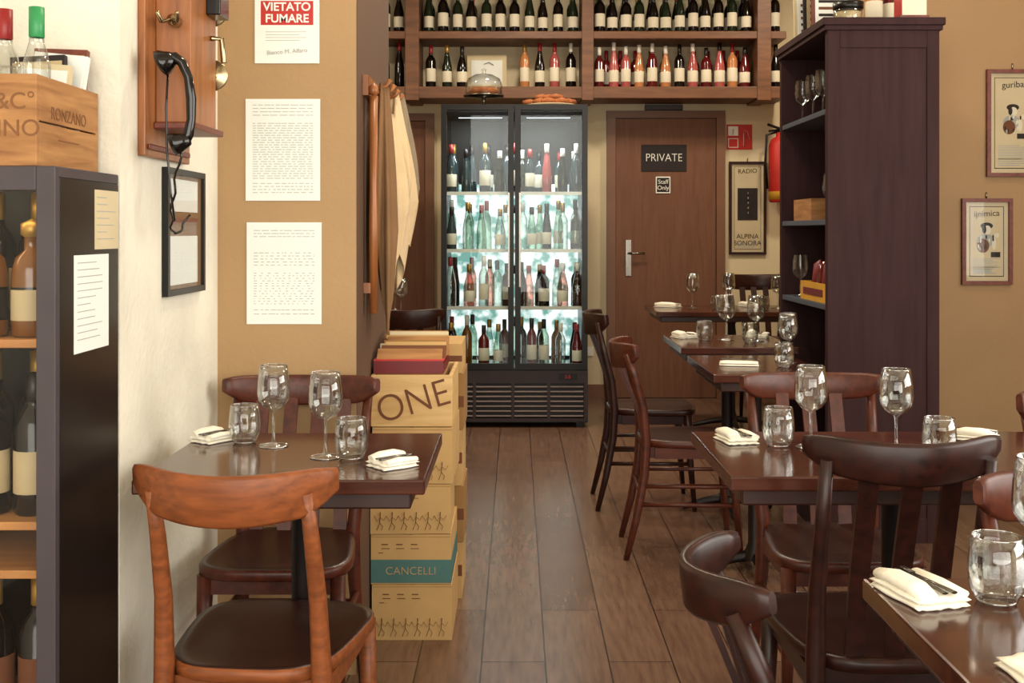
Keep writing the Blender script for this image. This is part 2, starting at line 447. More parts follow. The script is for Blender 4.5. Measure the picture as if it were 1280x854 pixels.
# ------------------------------------------------------------------ display fridge
FX0, FX1, FY0, FY1 = -0.48, 0.459, 7.14, 7.85
b = MB(); cx = (FX0+FX1)/2
W2 = (FX1-FX0)/2
b.bx(-W2, -W2+0.03, 0.03, 0.71, 0.37, 2.066, 'black'); b.bx(W2-0.03, W2, 0.03, 0.71, 0.37, 2.066, 'black')
b.bx(-W2+0.03, W2-0.03, 0.03, 0.71, 2.02, 2.066, 'black'); b.bx(-W2+0.03, W2-0.03, 0.66, 0.71, 0.37, 2.02, 'black')
b.bx(-W2, W2, 0.03, 0.71, 0.03, 0.37, 'black')
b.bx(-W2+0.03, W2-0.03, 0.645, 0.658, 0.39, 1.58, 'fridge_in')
b.bx(-W2+0.03, W2-0.03, 0.645, 0.658, 1.58, 2.02, 'black')
for z in (1.50, 1.13, 0.76, 0.375):
    b.bx(-W2+0.035, W2-0.035, 0.09, 0.62, z-0.008, z, 'glass')
    b.bx(-W2+0.035, W2-0.035, 0.088, 0.090, z-0.012, z+0.010, 'cap_white')
b.bx(-0.36, -0.08, 0.09, 0.10, 1.985, 1.988, 'led'); b.bx(0.08, 0.36, 0.09, 0.10, 1.985, 1.988, 'led')
b.bx(-W2, -0.445, 0.006, 0.03, 0.04, 0.365, 'grille'); b.bx(0.445, W2, 0.006, 0.03, 0.04, 0.365, 'grille')
b.bx(-0.445, 0.445, 0.006, 0.03, 0.285, 0.365, 'grille'); b.bx(-0.445, 0.445, 0.006, 0.03, 0.04, 0.06, 'grille')
for i in range(7):
    z = 0.072 + i*0.031
    for xa, xb in ((-0.44, -0.265), (-0.245, -0.02), (0.0, 0.21), (0.23, 0.44)):
        X = Matrix.Translation((0, 0.006, z)) @ Matrix.Rotation(R(-25), 4, 'X')
        b.bx(xa, xb, 0, 0.02, 0, 0.010, 'slat', X)
for x in (-0.255, -0.01, 0.22): b.bx(x-.01, x+.01, 0.004, 0.03, 0.06, 0.285, 'grille')
b.bx(0.28, 0.40, 0.0, 0.006, 0.305, 0.345, 'black')
for xx in (-0.45, 0.40):
    for yy in (0.1, 0.6): b.bx(xx, xx+.05, yy, yy+.05, 0, 0.03, 'black')
for xa, xb in ((-W2+0.002, -0.004), (0.004, W2-0.002)):
    b.bx(xa, xa+0.036, 0, 0.028, 0.372, 2.064, 'black'); b.bx(xb-0.036, xb, 0, 0.028, 0.372, 2.064, 'black')
    b.bx(xa+0.036, xb-0.036, 0, 0.028, 0.372, 0.41, 'black'); b.bx(xa+0.036, xb-0.036, 0, 0.028, 2.03, 2.064, 'black')
for s in (-1, 1):
    b.bx(s*0.035-.005, s*0.035+.005, -0.03, -0.018, 0.9, 1.5, 'steel')
    for z in (0.92, 1.47): b.bx(s*0.035-.005, s*0.035+.005, -0.02, 0, z, z+0.015, 'steel')
fr = b.build('display_fridge', (cx, FY0, 0))
b = MB()
for xa, xb in ((-W2+0.038, -0.04), (0.04, W2-0.038)): b.bx(xa, xb, 0.012, 0.016, 0.41, 2.03, 'pane')
b.build('glass_panes', parent=fr)
text('display_digits', '2.8', 0.03, (cx+0.34, FY0-0.0008, 0.325), 'red', fr)
wb = MB()
for z in (1.50, 1.13, 0.76, 0.375):
    for yy, nn in ((0.14, 9), (0.30, 8)):
        for i in range(nn):
            x = -0.405 + i*0.81/(nn-1) + random.uniform(-.012,.012)
            if z > 1.4: g = random.choice(['b_dark','b_blue','b_green','b_blue','b_dark'])
            elif z > 1.0: g = random.choice(['b_white','b_clear','b_white','b_blue','b_clear'])
            elif z > 0.7: g = random.choice(['b_dark','b_clear','b_pink','b_white','b_dark','b_white'])
            else: g = random.choice(['b_red','b_dark','b_clear','b_gold','b_green','b_white'])
            if x > 0.1 and z > 1.4 and yy < .2 and i % 3 == 0: g = random.choice(['b_gold','b_rose'])
            bottle(wb, x, yy, z, g, random.choice(['cap_black','cap_gold','cap_white','cap_red','cap_black']), random.uniform(.27,.335), r=random.uniform(.03,.037), bordeaux=random.random()<.5, lmat=random.random() < (.35 if z > 1.4 else .75 if yy < .2 else .2))
wb.build('chilled_bottles', parent=fr)
def area(name, loc, rot, sx, sy, power, col, parent=None):
    l = D.lights.new(name, 'AREA'); l.shape = 'RECTANGLE'; l.size = sx; l.size_y = sy; l.energy = power; l.color = col
    o = D.objects.new(name, l); scene.collection.objects.link(o); o.location = loc; o.rotation_euler = rot
    if parent: o.parent = parent
    return o
area('fridge_lamp', (0, 0.06, 1.98), (R(10), 0, 0), 0.8, 0.04, 7, (0.92, 0.98, 1.0), fr)

b = MB()
b.lathe([(0.08,0),(0.08,0.006),(0.012,0.015),(0.012,0.06),(0.13,0.066),(0.135,0.075),(0.0001,0.076)], 'steel', n=24)
b.lathe([(0.095,0.078),(0.09,0.12),(0.0001,0.125)], 'bread', n=24)
b.lathe([(0.12,0.077),(0.12,0.15),(0.105,0.185),(0.06,0.21),(0.012,0.218),(0.012,0.235),(0.018,0.245),(0.0001,0.255)], 'glass', n=24)
b.build('cake_stand', (-0.21, 7.32, 2.066))
b = MB()
b.lathe([(0.15,0),(0.17,0.012),(0.0001,0.013)], 'paper_old', n=24)
for i in range(11):
    a = i*0.9; rr = 0.03 + 0.012*i
    b.lathe([(0.02,0),(0.05,0.014),(0.045,0.035),(0.0001,0.048)], 'bread', (rr*math.cos(a), rr*math.sin(a)*.6, 0.012 + (0.03 if i < 4 else 0)), 10, sx=1.1, sy=.8)
b.build('bread_plate', (0.23, 7.33, 2.066))

# ------------------------------------------------------------------ chairs
def chair(loc, rz, wood='chair_mid', seatm='seat_dark', slats=3, W=0.40, H=0.84, railh=0.09, sc=1.0, post=None):
    b = MB()
    hw = W/2
    pt = post if post else hw - 0.03
    N = 32
    def ring(z, k, back_w=0.155, front_w=0.2, d=0.2):
        out = []
        for i in range(N):
            a = 2*math.pi*i/N
            ca, sa = math.cos(a), math.sin(a)
            ex = 0.55
            x = math.copysign(abs(ca)**ex, ca); y = math.copysign(abs(sa)**ex, sa)
            w = back_w + (front_w-back_w)*(y+1)/2
            out.append((x*w*k, y*d*k, z))
        return out
    rs = [ring(0.425, .96), ring(0.43, 1.0), ring(0.446, 1.0), ring(0.453, .98), ring(0.453, .90), ring(0.450, .84), ring(0.446, .55)]
    o = len(b.v)
    for r in rs: b.v += [Vector(p) for p in r]
    for j in range(len(rs)-1):
        mm = b.mi(wood if j < 3 else seatm)
        for i in range(N):
            k = (i+1) % N
            b.f.append((o+j*N+i, o+j*N+k, o+(j+1)*N+k, o+(j+1)*N+i)); b.m.append(mm); b.sm.append(True)
    b.f.append(tuple(o+(len(rs)-1)*N+i for i in range(N))); b.m.append(b.mi(seatm)); b.sm.append(True)
    b.f.append(tuple(o+N-1-i for i in range(N))); b.m.append(b.mi(wood)); b.sm.append(False)
    b.bx(-0.14, 0.14, -0.165, -0.145, 0.385, 0.426, wood); b.bx(-0.16, 0.16, 0.14, 0.16, 0.385, 0.426, wood)
    b.bx(-0.158, -0.138, -0.145, 0.14, 0.385, 0.426, wood); b.bx(0.138, 0.158, -0.145, 0.14, 0.385, 0.426, wood)
    for s in (-1, 1):
        b.tube([(s*0.165,-0.255,0),(s*0.158,-0.215,0.16),(s*0.150,-0.185,0.32),(s*0.148,-0.178,0.45),(s*(0.148*.6+pt*.4),-0.19,0.58),(s*(0.148*.25+pt*.75),-0.222,0.70),(s*pt,-0.255,H-0.035)],
               [.011,.015,.018,.019,.0165,.0145,.012], wood, 10)
        b.tube([(s*0.158,0.15,0.43),(s*0.162,0.158,0.25),(s*0.172,0.18,0)], [.020,.016,.010], wood, 10)
        b.tube([(s*0.157,-0.21,0.21),(s*0.163,0.16,0.21)], .009, wood, 8)
        b.tube([(s*0.157,-0.205,0.28),(s*0.163,0.158,0.28)], .008, wood, 8)
    b.tube([(-0.158,-0.2,0.25),(0.158,-0.2,0.25)], .009, wood, 8)
    b.tube([(-0.162,0.16,0.25),(0.162,0.16,0.25)], .009, wood, 8)
    pts=[]; zb=[]; zt=[]
    K = 20
    for i in range(K+1):
        u = -1 + 2*i/K
        x = u*hw
        y = -0.295 + 0.085*u*u
        pts.append((x, y))
        taper = max(0.0, (abs(u)-0.72)/0.28)
        top = H + 0.008*(abs(u)**2) - 0.008*taper**2
        zt.append(top); zb.append(top - railh - 0.012*math.cos(u*math.pi/2) + railh*0.5*taper**1.6)
    b.rail(pts, zb, zt, 0.018, wood, lean=0.12)
    for i in range(slats):
        x = (i-(slats-1)/2)*0.075
        yb = -0.175; yt = -0.285 + 0.085*(x/hw)**2
        m = 5
        for q in range(m):
            z0 = 0.45 + (H-railh-0.46+0.02)*q/m; z1 = 0.45 + (H-railh-0.46+0.02)*(q+1)/m
            f0 = (q/m)**1.3; f1 = ((q+1)/m)**1.3
            y0 = yb+(yt-yb)*f0; y1 = yb+(yt-yb)*f1
            w = 0.018
            vs = [(x-w,y0-.005,z0),(x+w,y0-.005,z0),(x+w,y0+.005,z0),(x-w,y0+.005,z0),(x-w,y1-.005,z1),(x+w,y1-.005,z1),(x+w,y1+.005,z1),(x-w,y1+.005,z1)]
            b.add(vs, [(0,3,2,1),(4,5,6,7),(0,1,5,4),(1,2,6,5),(2,3,7,6),(3,0,4,7)], wood)
    return b.build('dining_chair', loc, rz, sc=(sc,sc,sc))
chair((-0.487, 2.235, 0), R(-5), 'chair_light', 'seat_dark', 0, W=0.37, H=0.828, railh=0.08, post=0.140)
chair((-0.585, 2.83, 0), R(180), 'chair_mid', 'seat_dark', 4, W=0.42, H=0.85, railh=0.07)
chair((0.71, 2.28, 0), R(0), 'chair_dark', 'seat_dark', 3, W=0.355, H=0.875, railh=0.065)
chair((0.825, 2.89, 0), R(180), 'chair_mid', 'seat_dark', 3, W=0.40, H=0.85, railh=0.065)
chair((0.96, 1.63, 0), R(180), 'chair_mid', 'seat_dark', 3, W=0.40, H=0.84, railh=0.075)
chair((0.53, 1.50, 0), R(-92), 'chair_dark', 'seat_dark', 3, W=0.28, H=0.81, railh=0.055)
chair((1.50, 2.68, 0), R(180), 'chair_mid', 'seat_dark', 3, W=0.40, H=0.83)
chair((0.68, 4.42, 0), R(-92), 'chair_mid', 'seat_dark', 3, W=0.38, H=0.82)
chair((0.62, 5.18, 0), R(-90), 'chair_dark', 'seat_dark', 3, W=0.38, H=0.88)
chair((1.72, 7.80, 0), R(180), 'chair_dark', 'seat_dark', 3, sc=1.12)
chair((-0.58, 6.17, 0), R(0), 'chair_dark', 'seat_dark', 3)

# ------------------------------------------------------------------ tables
TZ = 0.76
def table(x0, x1, y0, y1):
    cx, cy = (x0+x1)/2, (y0+y1)/2; a, c = (x1-x0)/2, (y1-y0)/2
    b = MB()
    b.bx(-a, a, -c, c, TZ-0.03, TZ, 'table')
    b.bx(-a+0.03, a-0.03, -c+0.03, -c+0.05, TZ-0.065, TZ-0.03, 'table_edge'); b.bx(-a+0.03, a-0.03, c-0.05, c-0.03, TZ-0.065, TZ-0.03, 'table_edge')
    b.bx(-a+0.03, -a+0.05, -c+0.05, c-0.05, TZ-0.065, TZ-0.03, 'table_edge'); b.bx(a-0.05, a-0.03, -c+0.05, c-0.05, TZ-0.065, TZ-0.03, 'table_edge')
    b.lathe([(0.05,0.04),(0.035,0.07),(0.025,0.1),(0.025,0.66),(0.05,0.70),(0.05,0.73)], 'iron', n=16)
    for s, t in ((1,0),(-1,0),(0,1),(0,-1)):
        L = min(a, c)*0.8
        b.tube([(0,0,0.055),(s*L*.5,t*L*.5,0.04),(s*L,t*L,0.013)], [.022,.018,.013], 'iron', 8)
        b.tube([(0,0,0.70),(s*L*.7,t*L*.7,0.722)], [.014,.008], 'iron', 6)
    return b.build('dining_table', (cx, cy, 0), 0, bevel=0.004)
table(-0.76, -0.18, 2.21, 2.73)
table(0.43, 1.25, 2.24, 2.75)
table(0.49, 1.28, 1.06, 1.587)
table(1.28, 2.0, 2.0, 2.5)
table(0.68, 1.09, 3.85, 4.45)
table(0.70, 1.20, 4.75, 5.33)
table(0.86, 1.9, 6.85, 7.5)
table(-1.25, -0.60, 6.6, 7.1)

def wine_glass(x, y, s=1.0):
    b = MB()
    b.lathe([(0.033,0.0005),(0.033,0.002),(0.012,0.005),(0.004,0.012),(0.0032,0.04),(0.0035,0.078),(0.010,0.084),(0.024,0.092),(0.034,0.106),(0.037,0.122),(0.0355,0.15),(0.031,0.185),(0.0302,0.185),(0.0347,0.15),(0.0362,0.122),(0.0332,0.107),(0.0235,0.0935),(0.0001,0.086)], 'glass', n=24)
    b.tube([(0.0306*math.cos(2*math.pi*i/24), 0.0306*math.sin(2*math.pi*i/24), 0.185) for i in range(25)], 0.0009, 'glass_rim', 5)
    b.tube([(0.033*math.cos(2*math.pi*i/24), 0.033*math.sin(2*math.pi*i/24), 0.0015) for i in range(25)], 0.0011, 'glass_rim', 5)
    b.build('wine_glass', (x, y, TZ), random.random(), sc=(s,s,s))
def tumbler(x, y, s=1.0):
    b = MB()
    b.lathe([(0.022,0.0005),(0.026,0.003),(0.034,0.022),(0.0365,0.042),(0.035,0.065),(0.032,0.088),(0.0312,0.088),(0.0342,0.065),(0.0355,0.042),(0.033,0.023),(0.024,0.010),(0.0001,0.009)], 'glass', n=24)
    b.tube([(0.0316*math.cos(2*math.pi*i/24), 0.0316*math.sin(2*math.pi*i/24), 0.088) for i in range(25)], 0.001, 'glass_rim', 5)
    b.tube([(0.024*math.cos(2*math.pi*i/24), 0.024*math.sin(2*math.pi*i/24), 0.004) for i in range(25)], 0.0018, 'glass_rim', 5)
    b.build('water_tumbler', (x, y, TZ), random.random(), sc=(s,s,s))
def napkin(x, y, rz=0.0, w=0.10, d=0.10, roll=True):
    b = MB()
    seed = random.random()*6
    for i in range(2):
        z0 = 0.0005 + i*0.007
        k = 1 - 0.03*i
        vs=[]; fs=[]
        nx, ny = 12, 8
        for lv in (0, 1):
            for iy in range(ny+1):
                for ix in range(nx+1):
                    u = ix/nx*2-1; v = iy/ny*2-1
                    e = 0.0045*(abs(u)**5+abs(v)**5)*.5
                    hump = 0.004*i*max(0, math.cos(u*2.2+seed*.1)) * .6
                    zz = z0 + (0.0068 + hump - e if lv else e*0.4) + 0.0008*math.sin(ix*2.1+i)
                    vs.append((u*w/2*k + 0.0015*math.sin(iy*1.1+seed+i*2), v*d/2*k + 0.0015*math.sin(ix*1.3+i*2+seed), max(zz, 0.0003)))
        S = (nx+1)*(ny+1)
        for iy in range(ny):
            for ix in range(nx):
                a = iy*(nx+1)+ix
                fs.append((a, a+nx+1, a+nx+2, a+1)); fs.append((S+a, S+a+1, S+a+nx+2, S+a+nx+1))
        for ix in range(nx):
            fs.append((ix, ix+1, S+ix+1, S+ix)); a = ny*(nx+1)+ix; fs.append((a+1, a, S+a, S+a+1))
        for iy in range(ny):
            a = iy*(nx+1); fs.append((a+nx+1, a, S+a, S+a+nx+1)); a += nx; fs.append((a, a+nx+1, S+a+nx+1, S+a))
        b.add(vs, fs, 'napkin', True)
    if roll:
        b.tube([(-w*.28,-d*.47,0.017),(-w*.25,-d*.2,0.021),(-w*.27,d*.2,0.022),(-w*.30,d*.48,0.018)], [w*.17,w*.22,w*.21,w*.15], 'napkin', 12, flat=.6)
        b.tube([(w*.40,-d*.44,0.016),(w*.37,0,0.018),(w*.41,d*.46,0.016)], [w*.13,w*.15,w*.12], 'napkin', 10, flat=.55)
    z = 0.021
    # knife and fork resting on the cloth
    b.tube([(w*.02,-d*.48,z),(w*.04,-d*.05,z+.001),(w*.05,d*.05,z+.001),(w*.05,d*.5,z)], [.0045,.004,.0055,.003], 'steel_dk', 8, flat=.35)
    b.tube([(w*.20,-d*.48,z),(w*.19,0,z),(w*.17,d*.3,z)], [.0045,.0028,.0025], 'steel_dk', 8, flat=.45)
    for q in (-1, 0, 1): b.tube([(w*.17+q*.003,d*.28,z+.001),(w*.165+q*.003,d*.5,z+.002)], [.0014,.001], 'steel_dk', 5)
    b.build('napkin_with_cutlery', (x, y, TZ), rz)
wine_glass(-0.554, 2.56); wine_glass(-0.414, 2.434); tumbler(-0.63, 2.60); tumbler(-0.355, 2.415)
napkin(-0.71, 2.625, R(-35), .075, .085); napkin(-0.258, 2.34, R(-50), .075, .085)
napkin(0.515, 2.62, R(12), .075, .10); tumbler(0.6, 2.56); wine_glass(0.67, 2.545); wine_glass(0.845, 2.49)
tumbler(0.915, 2.42); napkin(1.085, 2.64, R(55), .075, .09)
napkin(0.541, 1.505, R(15), .078, .115); tumbler(0.635, 1.48); napkin(0.60, 1.22, R(5), .11, .10, False); wine_glass(0.71, 1.515)
tumbler(0.85, 5.05); wine_glass(0.953, 5.08, 1.1); wine_glass(1.076, 5.02, 1.1); tumbler(1.03, 4.93); napkin(0.78, 5.18, R(20), .10, .10); napkin(1.12, 5.2, R(-20), .10, .10)
tumbler(0.97, 4.05); napkin(0.82, 4.12, R(80), .09, .14, False); wine_glass(1.02, 4.2)
wine_glass(1.135, 7.2, 1.2); wine_glass(1.375, 7.25, 1.2); tumbler(1.27, 7.1); napkin(0.99, 7.3, R(60), .1, .16); tumbler(1.55, 7.0); wine_glass(1.68,7.2, 1.15); napkin(1.52, 7.35, R(20))
wine_glass(-0.75, 6.95, 1.15); wine_glass(-0.70, 6.82, 1.1)

# ------------------------------------------------------------------ box stack beside the pillar
def figures(b, z, n=6, x0=-0.11, x1=0.11, y=-0.1815, h=0.055):
    for i in range(n):
        x = x0 + (x1-x0)*(i+.5)/n; w = (x1-x0)/n
        b.tube([(x, y, z+h*.82),(x+.0001, y, z+h)], .0055, 'stencil', 6, flat=.2)
        b.tube([(x, y, z+h*.8),(x-.002, y, z+h*.42)], .003, 'stencil', 5, flat=.3)
        b.tube([(x-.002, y, z+h*.42),(x-w*.28, y, z)], .0013, 'stencil', 4, flat=.5)
        b.tube([(x-.002, y, z+h*.42),(x+w*.22, y, z+h*.2),(x+w*.1, y, z)], .0013, 'stencil', 4, flat=.5)
        b.tube([(x, y, z+h*.72),(x+w*.3, y, z+h*.55),(x+w*.5, y, z+h*.8)], .0011, 'stencil', 4, flat=.5)
        b.tube([(x, y, z+h*.72),(x-w*.25, y, z+h*.5),(x-w*.5, y, z+h*.8)], .0011, 'stencil', 4, flat=.5)
def cbox(z0, h, dx=0.0, rz=0.0, teal=False, figs=True, name='wine_carton'):
    b = MB(); w = 0.1225; d = 0.18
    b.bx(-w, w, -d, d, 0, h, 'card')
    b.bx(-w, -0.002, -d+.002, d-.002, h, h+0.0015, 'card'); b.bx(0.002, w, -d+.002, d-.002, h, h+0.0015, 'card')
    b.bx(-w+.001, w-.001, -d-.0006, -d, h-0.006, h-0.0045, 'card2')
    if teal: b.bx(-w, w+.001, -d-.001, -d, 0.004, 0.075, 'teal'); b.bx(w, w+.001, -d, d, 0.004, 0.075, 'teal')
    if figs: figures(b, 0.012)
    for i in range(3):
        b.bx(-0.09+i*.045, -0.07+i*.045, -d-.001, -d, h-0.03, h-0.027, 'stencil'); b.bx(-0.09+i*.045, -0.065+i*.045, -d-.001, -d, h-0.042, h-0.04, 'stencil')
    b.bx(-0.1, -0.085, -d-.001, -d, h-0.055, h-0.053, 'stencil')
    return b.build(name, (-0.322+dx, 3.61, z0), rz)
c1 = cbox(0, 0.168, 0.003)
c2 = cbox(0.171, 0.150, 0.0, 0.0, True, False)
text('carton_text', 'CANCELLI', 0.034, (-0.322, 3.4285, 0.171+0.04), 'card', c2, bold=-.0006)
c3 = cbox(0.325, 0.150, -0.005, 0.02)
c4 = cbox(0.479, 0.17, 0.006, -0.01)
b = MB(); w, d, h = 0.125, 0.18, 0.158
b.bx(-w, w, -d, -d+.012, 0, h, 'pine'); b.bx(-w, w, d-.012, d, 0, h, 'pine'); b.bx(-w, -w+.012, -d+.012, d-.012, 0, h, 'pine'); b.bx(w-.012, w, -d+.012, d-.012, 0, h, 'pine'); b.bx(-w+.012, w-.012, -d+.012, d-.012, 0, .01, 'pine')
cr = b.build('pine_wine_crate', (-0.32, 3.61, 0.653), 0, bevel=0.002)
text('crate_text', 'ONE', 0.118, (-0.315, 3.4293, 0.728), 'stencil', cr, tilt=R(-16), sx=0.93, bold=-0.0012)
b = MB()
b.bx(-0.105, 0.105, -0.16, 0.1, -0.14, 0.0, 'card2')
b.bx(-0.115, 0.1, -0.15, 0.12, 0.001, 0.040, 'red_dark'); b.bx(-0.113, 0.102, -0.148, 0.118, 0.006, 0.034, 'red_dark')
b.bx(-0.115, 0.103, -0.15, 0.12, 0.040, 0.044, 'red')
for i in range(11):
    y = -0.13 + i*0.022
    X = Matrix.Translation((0.004*((i*7)%3), y, 0.044)) @ Matrix.Rotation(R(-50+i*3), 4, 'X')
    b.bx(-0.108+0.005*(i%3), 0.095+0.006*(i%2), 0, 0.005, 0, 0.045+0.007*(i%3)+.002*i, ['crate_old','stencil','card','paper_old','card2'][i % 5], X)
b.build('menu_books', (-0.325, 3.61, 0.811))
for i, (z, h) in enumerate(((0, .19), (.192, .19), (.384, .19), (.576, .19), (.768,.1))):
    b = MB(); b.bx(-0.11, 0.11, -0.15, 0.15, 0, h, 'card2' if i % 2 else 'card'); b.bx(-0.11, 0.111, -0.1505, -0.15, h*.4, h*.6, 'stencil')
    b.build('stored_carton', (-0.295 + (0.006 if i % 2 else 0), 3.95+0.02, z))

# ------------------------------------------------------------------ notices on pillar
def notice(name, x0, x1, z0, z1, y, lines, mat='paper', seed=0, margin=.02):
    rnd = random.Random(seed); cx=(x0+x1)/2; cz=(z0+z1)/2
    b = MB(); w=(x1-x0)/2; h=(z1-z0)/2
    b.bx(-w, w, -0.002, 0, -h, h, mat)
    for (fa, fb, n, dens) in lines:
        for i in range(n):
            z = h - (fa + (fb-fa)*i/max(1,n-1))*2*h
            x = -w+margin
            while x < w-margin:
                L = rnd.uniform(.006, .02)*dens
                b.bx(x, min(x+L, w-margin), -0.0023, -0.002, z-.0009, z+.0009, 'ink')
                x += L + rnd.uniform(.002, .007)/dens
    return b.build(name, (cx, y, cz))
notice('notice_sheet', -0.762, -0.552, 1.338, 1.625, 3.158, [(.06,.16,4,1.2),(.24,.78,24,1.0),(.83,.92,4,.8)], seed=3)
notice('notice_sheet', -0.759, -0.548, 0.99, 1.277, 3.158, [(.08,.14,3,1.2),(.3,.42,5,.7),(.5,.8,13,.45),(.86,.9,2,1)], seed=5)
b = MB(); b.bx(-0.091,0.091,-0.003,0,-0.11,0.09,'white'); b.bx(-0.074,0.074,-0.0036,-0.003,-0.002,0.066,'red')
for i in range(4): b.bx(-0.06,0.055-.02*(i%2),-0.0036,-0.003,-0.022-i*.008,-0.0205-i*.008,'ink')
b.bx(-0.06,0.06,-0.0036,-0.003,0.074,0.078,'ink')
ns = b.build('no_smoking_sign', (-0.645, 3.158, 1.835), bevel=0.002)
text('sign_text', 'VIETATO\nFUMARE', 0.033, (-0.645, 3.1542, 1.867), 'white', ns, bold=0.0007)
text('sign_script', 'Bianco M. Alfaro', 0.017, (-0.645, 3.1542, 1.758), 'ink', ns, tilt=R(-4))

b = MB()
b.bx(0, 0.015, -0.16, -0.145, -0.155, 0.155, 'black'); b.bx(0, 0.015, 0.145, 0.16, -0.155, 0.155, 'black')
b.bx(0, 0.015, -0.145, 0.145, -0.155, -0.14, 'black'); b.bx(0, 0.015, -0.145, 0.145, 0.14, 0.155, 'black')
b.bx(0, 0.006, -0.145, 0.145, -0.14, 0.14, 'cloth2')
b.bx(0.006, 0.008, -0.12, 0.11, -0.13, -0.01, 'paper'); b.bx(0.006, 0.008, -0.12, 0.11, 0.05, 0.13, 'paper')
b.bx(0.006, 0.0085, -0.12, 0.11, 0.02, 0.035, 'framewood')
b.bx(0.011, 0.012, -0.145, 0.145, -0.14, 0.14, 'pane_dim')
b.build('framed_licence', (-0.841, 2.82, 1.25))

# ------------------------------------------------------------------ antique wall telephone
b = MB()
b.bx(0, 0.018, -0.17, 0.17, -0.18, 0.50, 'phonewood')
b.bx(0.018, 0.024, -0.155, 0.155, -0.165, -0.152, 'framewood')
b.bx(0.018, 0.10, -0.10, 0.11, -0.10, 0.42, 'phonewood')
b.bx(0.018, 0.115, -0.115, 0.125, -0.115, -0.10, 'framewood')
X = Matrix.Translation((0.065, -0.10, 0.13)) @ Matrix.Rotation(R(90), 4, 'X')
b.lathe([(0.014,0),(0.014,0.03),(0.006,0.035),(0.0001,0.04)], 'brass', X=X)
b.tube([(0.065,-0.13,0.13),(0.05,-0.16,0.12),(0.045,-0.175,0.14)], .005, 'brass', 8)
b.tube([(0.065,-0.13,0.13),(0.085,-0.16,0.12),(0.09,-0.175,0.14)], .005, 'brass', 8)
for z in (0.04, 0.2, 0.33):
    X = Matrix.Translation((0.085, 0.11, z)) @ Matrix.Rotation(R(-90), 4, 'X')
    b.lathe([(0.012,0),(0.012,0.015),(0.04,0.02),(0.036,0.035),(0.015,0.048),(0.0001,0.05)], 'brass', X=X, n=20)
b.tube([(0.10,0.0,0.30),(0.145,0.0,0.30),(0.16,0.0,0.31)], [.018,.016,.03], 'bakelite', 14)
b.bx(0.10, 0.135, 0.02, 0.10, 0.17, 0.29, 'bakelite')
b.tube([(0.10,0.06,0.12),(0.125,0.07,0.12),(0.13,0.07,0.06)], .007, 'brass', 8)
ph = b.build('wall_telephone', (-0.842, 2.66, 1.60), bevel=0.003)
b = MB()
b.tube([(0.0,0,0.115),(0.015,0,0.118),(0.032,0,0.105),(0.046,0,0.07),(0.052,0,0.02),(0.052,0,-0.03),(0.046,0,-0.065),(0.035,0,-0.085)], [.013,.013,.011,.010,.0115,.010,.012,.014], 'bakelite', 12)
X = Matrix.Translation((0.004,0,0.112)) @ Matrix.Rotation(R(-115), 4, 'Y')
b.lathe([(0.0001,-0.012),(0.016,-0.010),(0.022,0.0),(0.03,0.012),(0.031,0.022),(0.022,0.026),(0.0001,0.024)], 'bakelite', X=X, n=20)
X = Matrix.Translation((0.036,0,-0.08)) @ Matrix.Rotation(R(-110), 4, 'Y')
b.lathe([(0.0001,-0.016),(0.014,-0.012),(0.020,0.0),(0.026,0.014),(0.028,0.026),(0.02,0.028),(0.0001,0.026)], 'bakelite', X=X, n=20)
cord = [(0.03,0,-0.1)]
for i in range(1, 26):
    t = i/25
    cord.append((0.03-0.03*math.sin(t*math.pi)+0.004*math.sin(i*1.3), 0.06*t, -0.1-0.2*math.sin(t*math.pi*0.72)))
b.tube(cord, .0028, 'bakelite', 6)
b.tube([(0.0,0.005,0.09),(-0.006,0.01,0.0),(-0.004,0.01,-0.1),(0.004,0.01,-0.2),(0.01,0.02,-0.27)], .0026, 'bakelite', 6)
o = b.build('telephone_handset', (0.075, -0.195, -0.075), parent=ph, sc=(1.0,0.95,0.93))

# ------------------------------------------------------------------ wine cabinet (left foreground)
b = MB()
x0, x1, y0, y1, zt = -1.40, -0.843, 2.07, 2.375, 1.371
b.bx(x1-0.02, x1, y0, y1, 0.0, zt-.02, 'wfr'); b.bx(x0, x0+0.02, y0, y1, 0.0, zt-.02, 'wfr')
b.bx(x0+.02, x1-.02, y1-0.015, y1, 0.0, zt-.02, 'black'); b.bx(x0, x1, y0, y1, zt-0.02, zt, 'wpost')
b.bx(x0+.02, x1-.02, y0, y1-.015, 0.0, 0.08, 'wfr')
b.bx(x1-0.036, x1, y0-0.02, y0-0.001, 0.02, zt, 'wpost'); b.bx(x0, x0+0.042, y0-0.02, y0-0.001, 0.02, zt, 'wpost')
b.bx(x0+.042, x1-.036, y0-0.02, y0-0.001, zt-0.045, zt, 'wpost'); b.bx(x0+.042, x1-.036, y0-0.02, y0-0.001, 0.02, 0.06, 'wpost')
for z in (1.034, 0.695, 0.605, 0.30):
    b.bx(x0+.02, x1-.022, y0+0.01, y1-.016, z, z+0.016, 'oak')
wc = b.build('wine_cabinet', bevel=0.002)
b = MB(); b.bx(x0+.042, x1-.036, y0-0.015, y0-0.012, 0.06, zt-0.045, 'pane_dim'); b.build('cabinet_door_glass', parent=wc)
wb = MB()
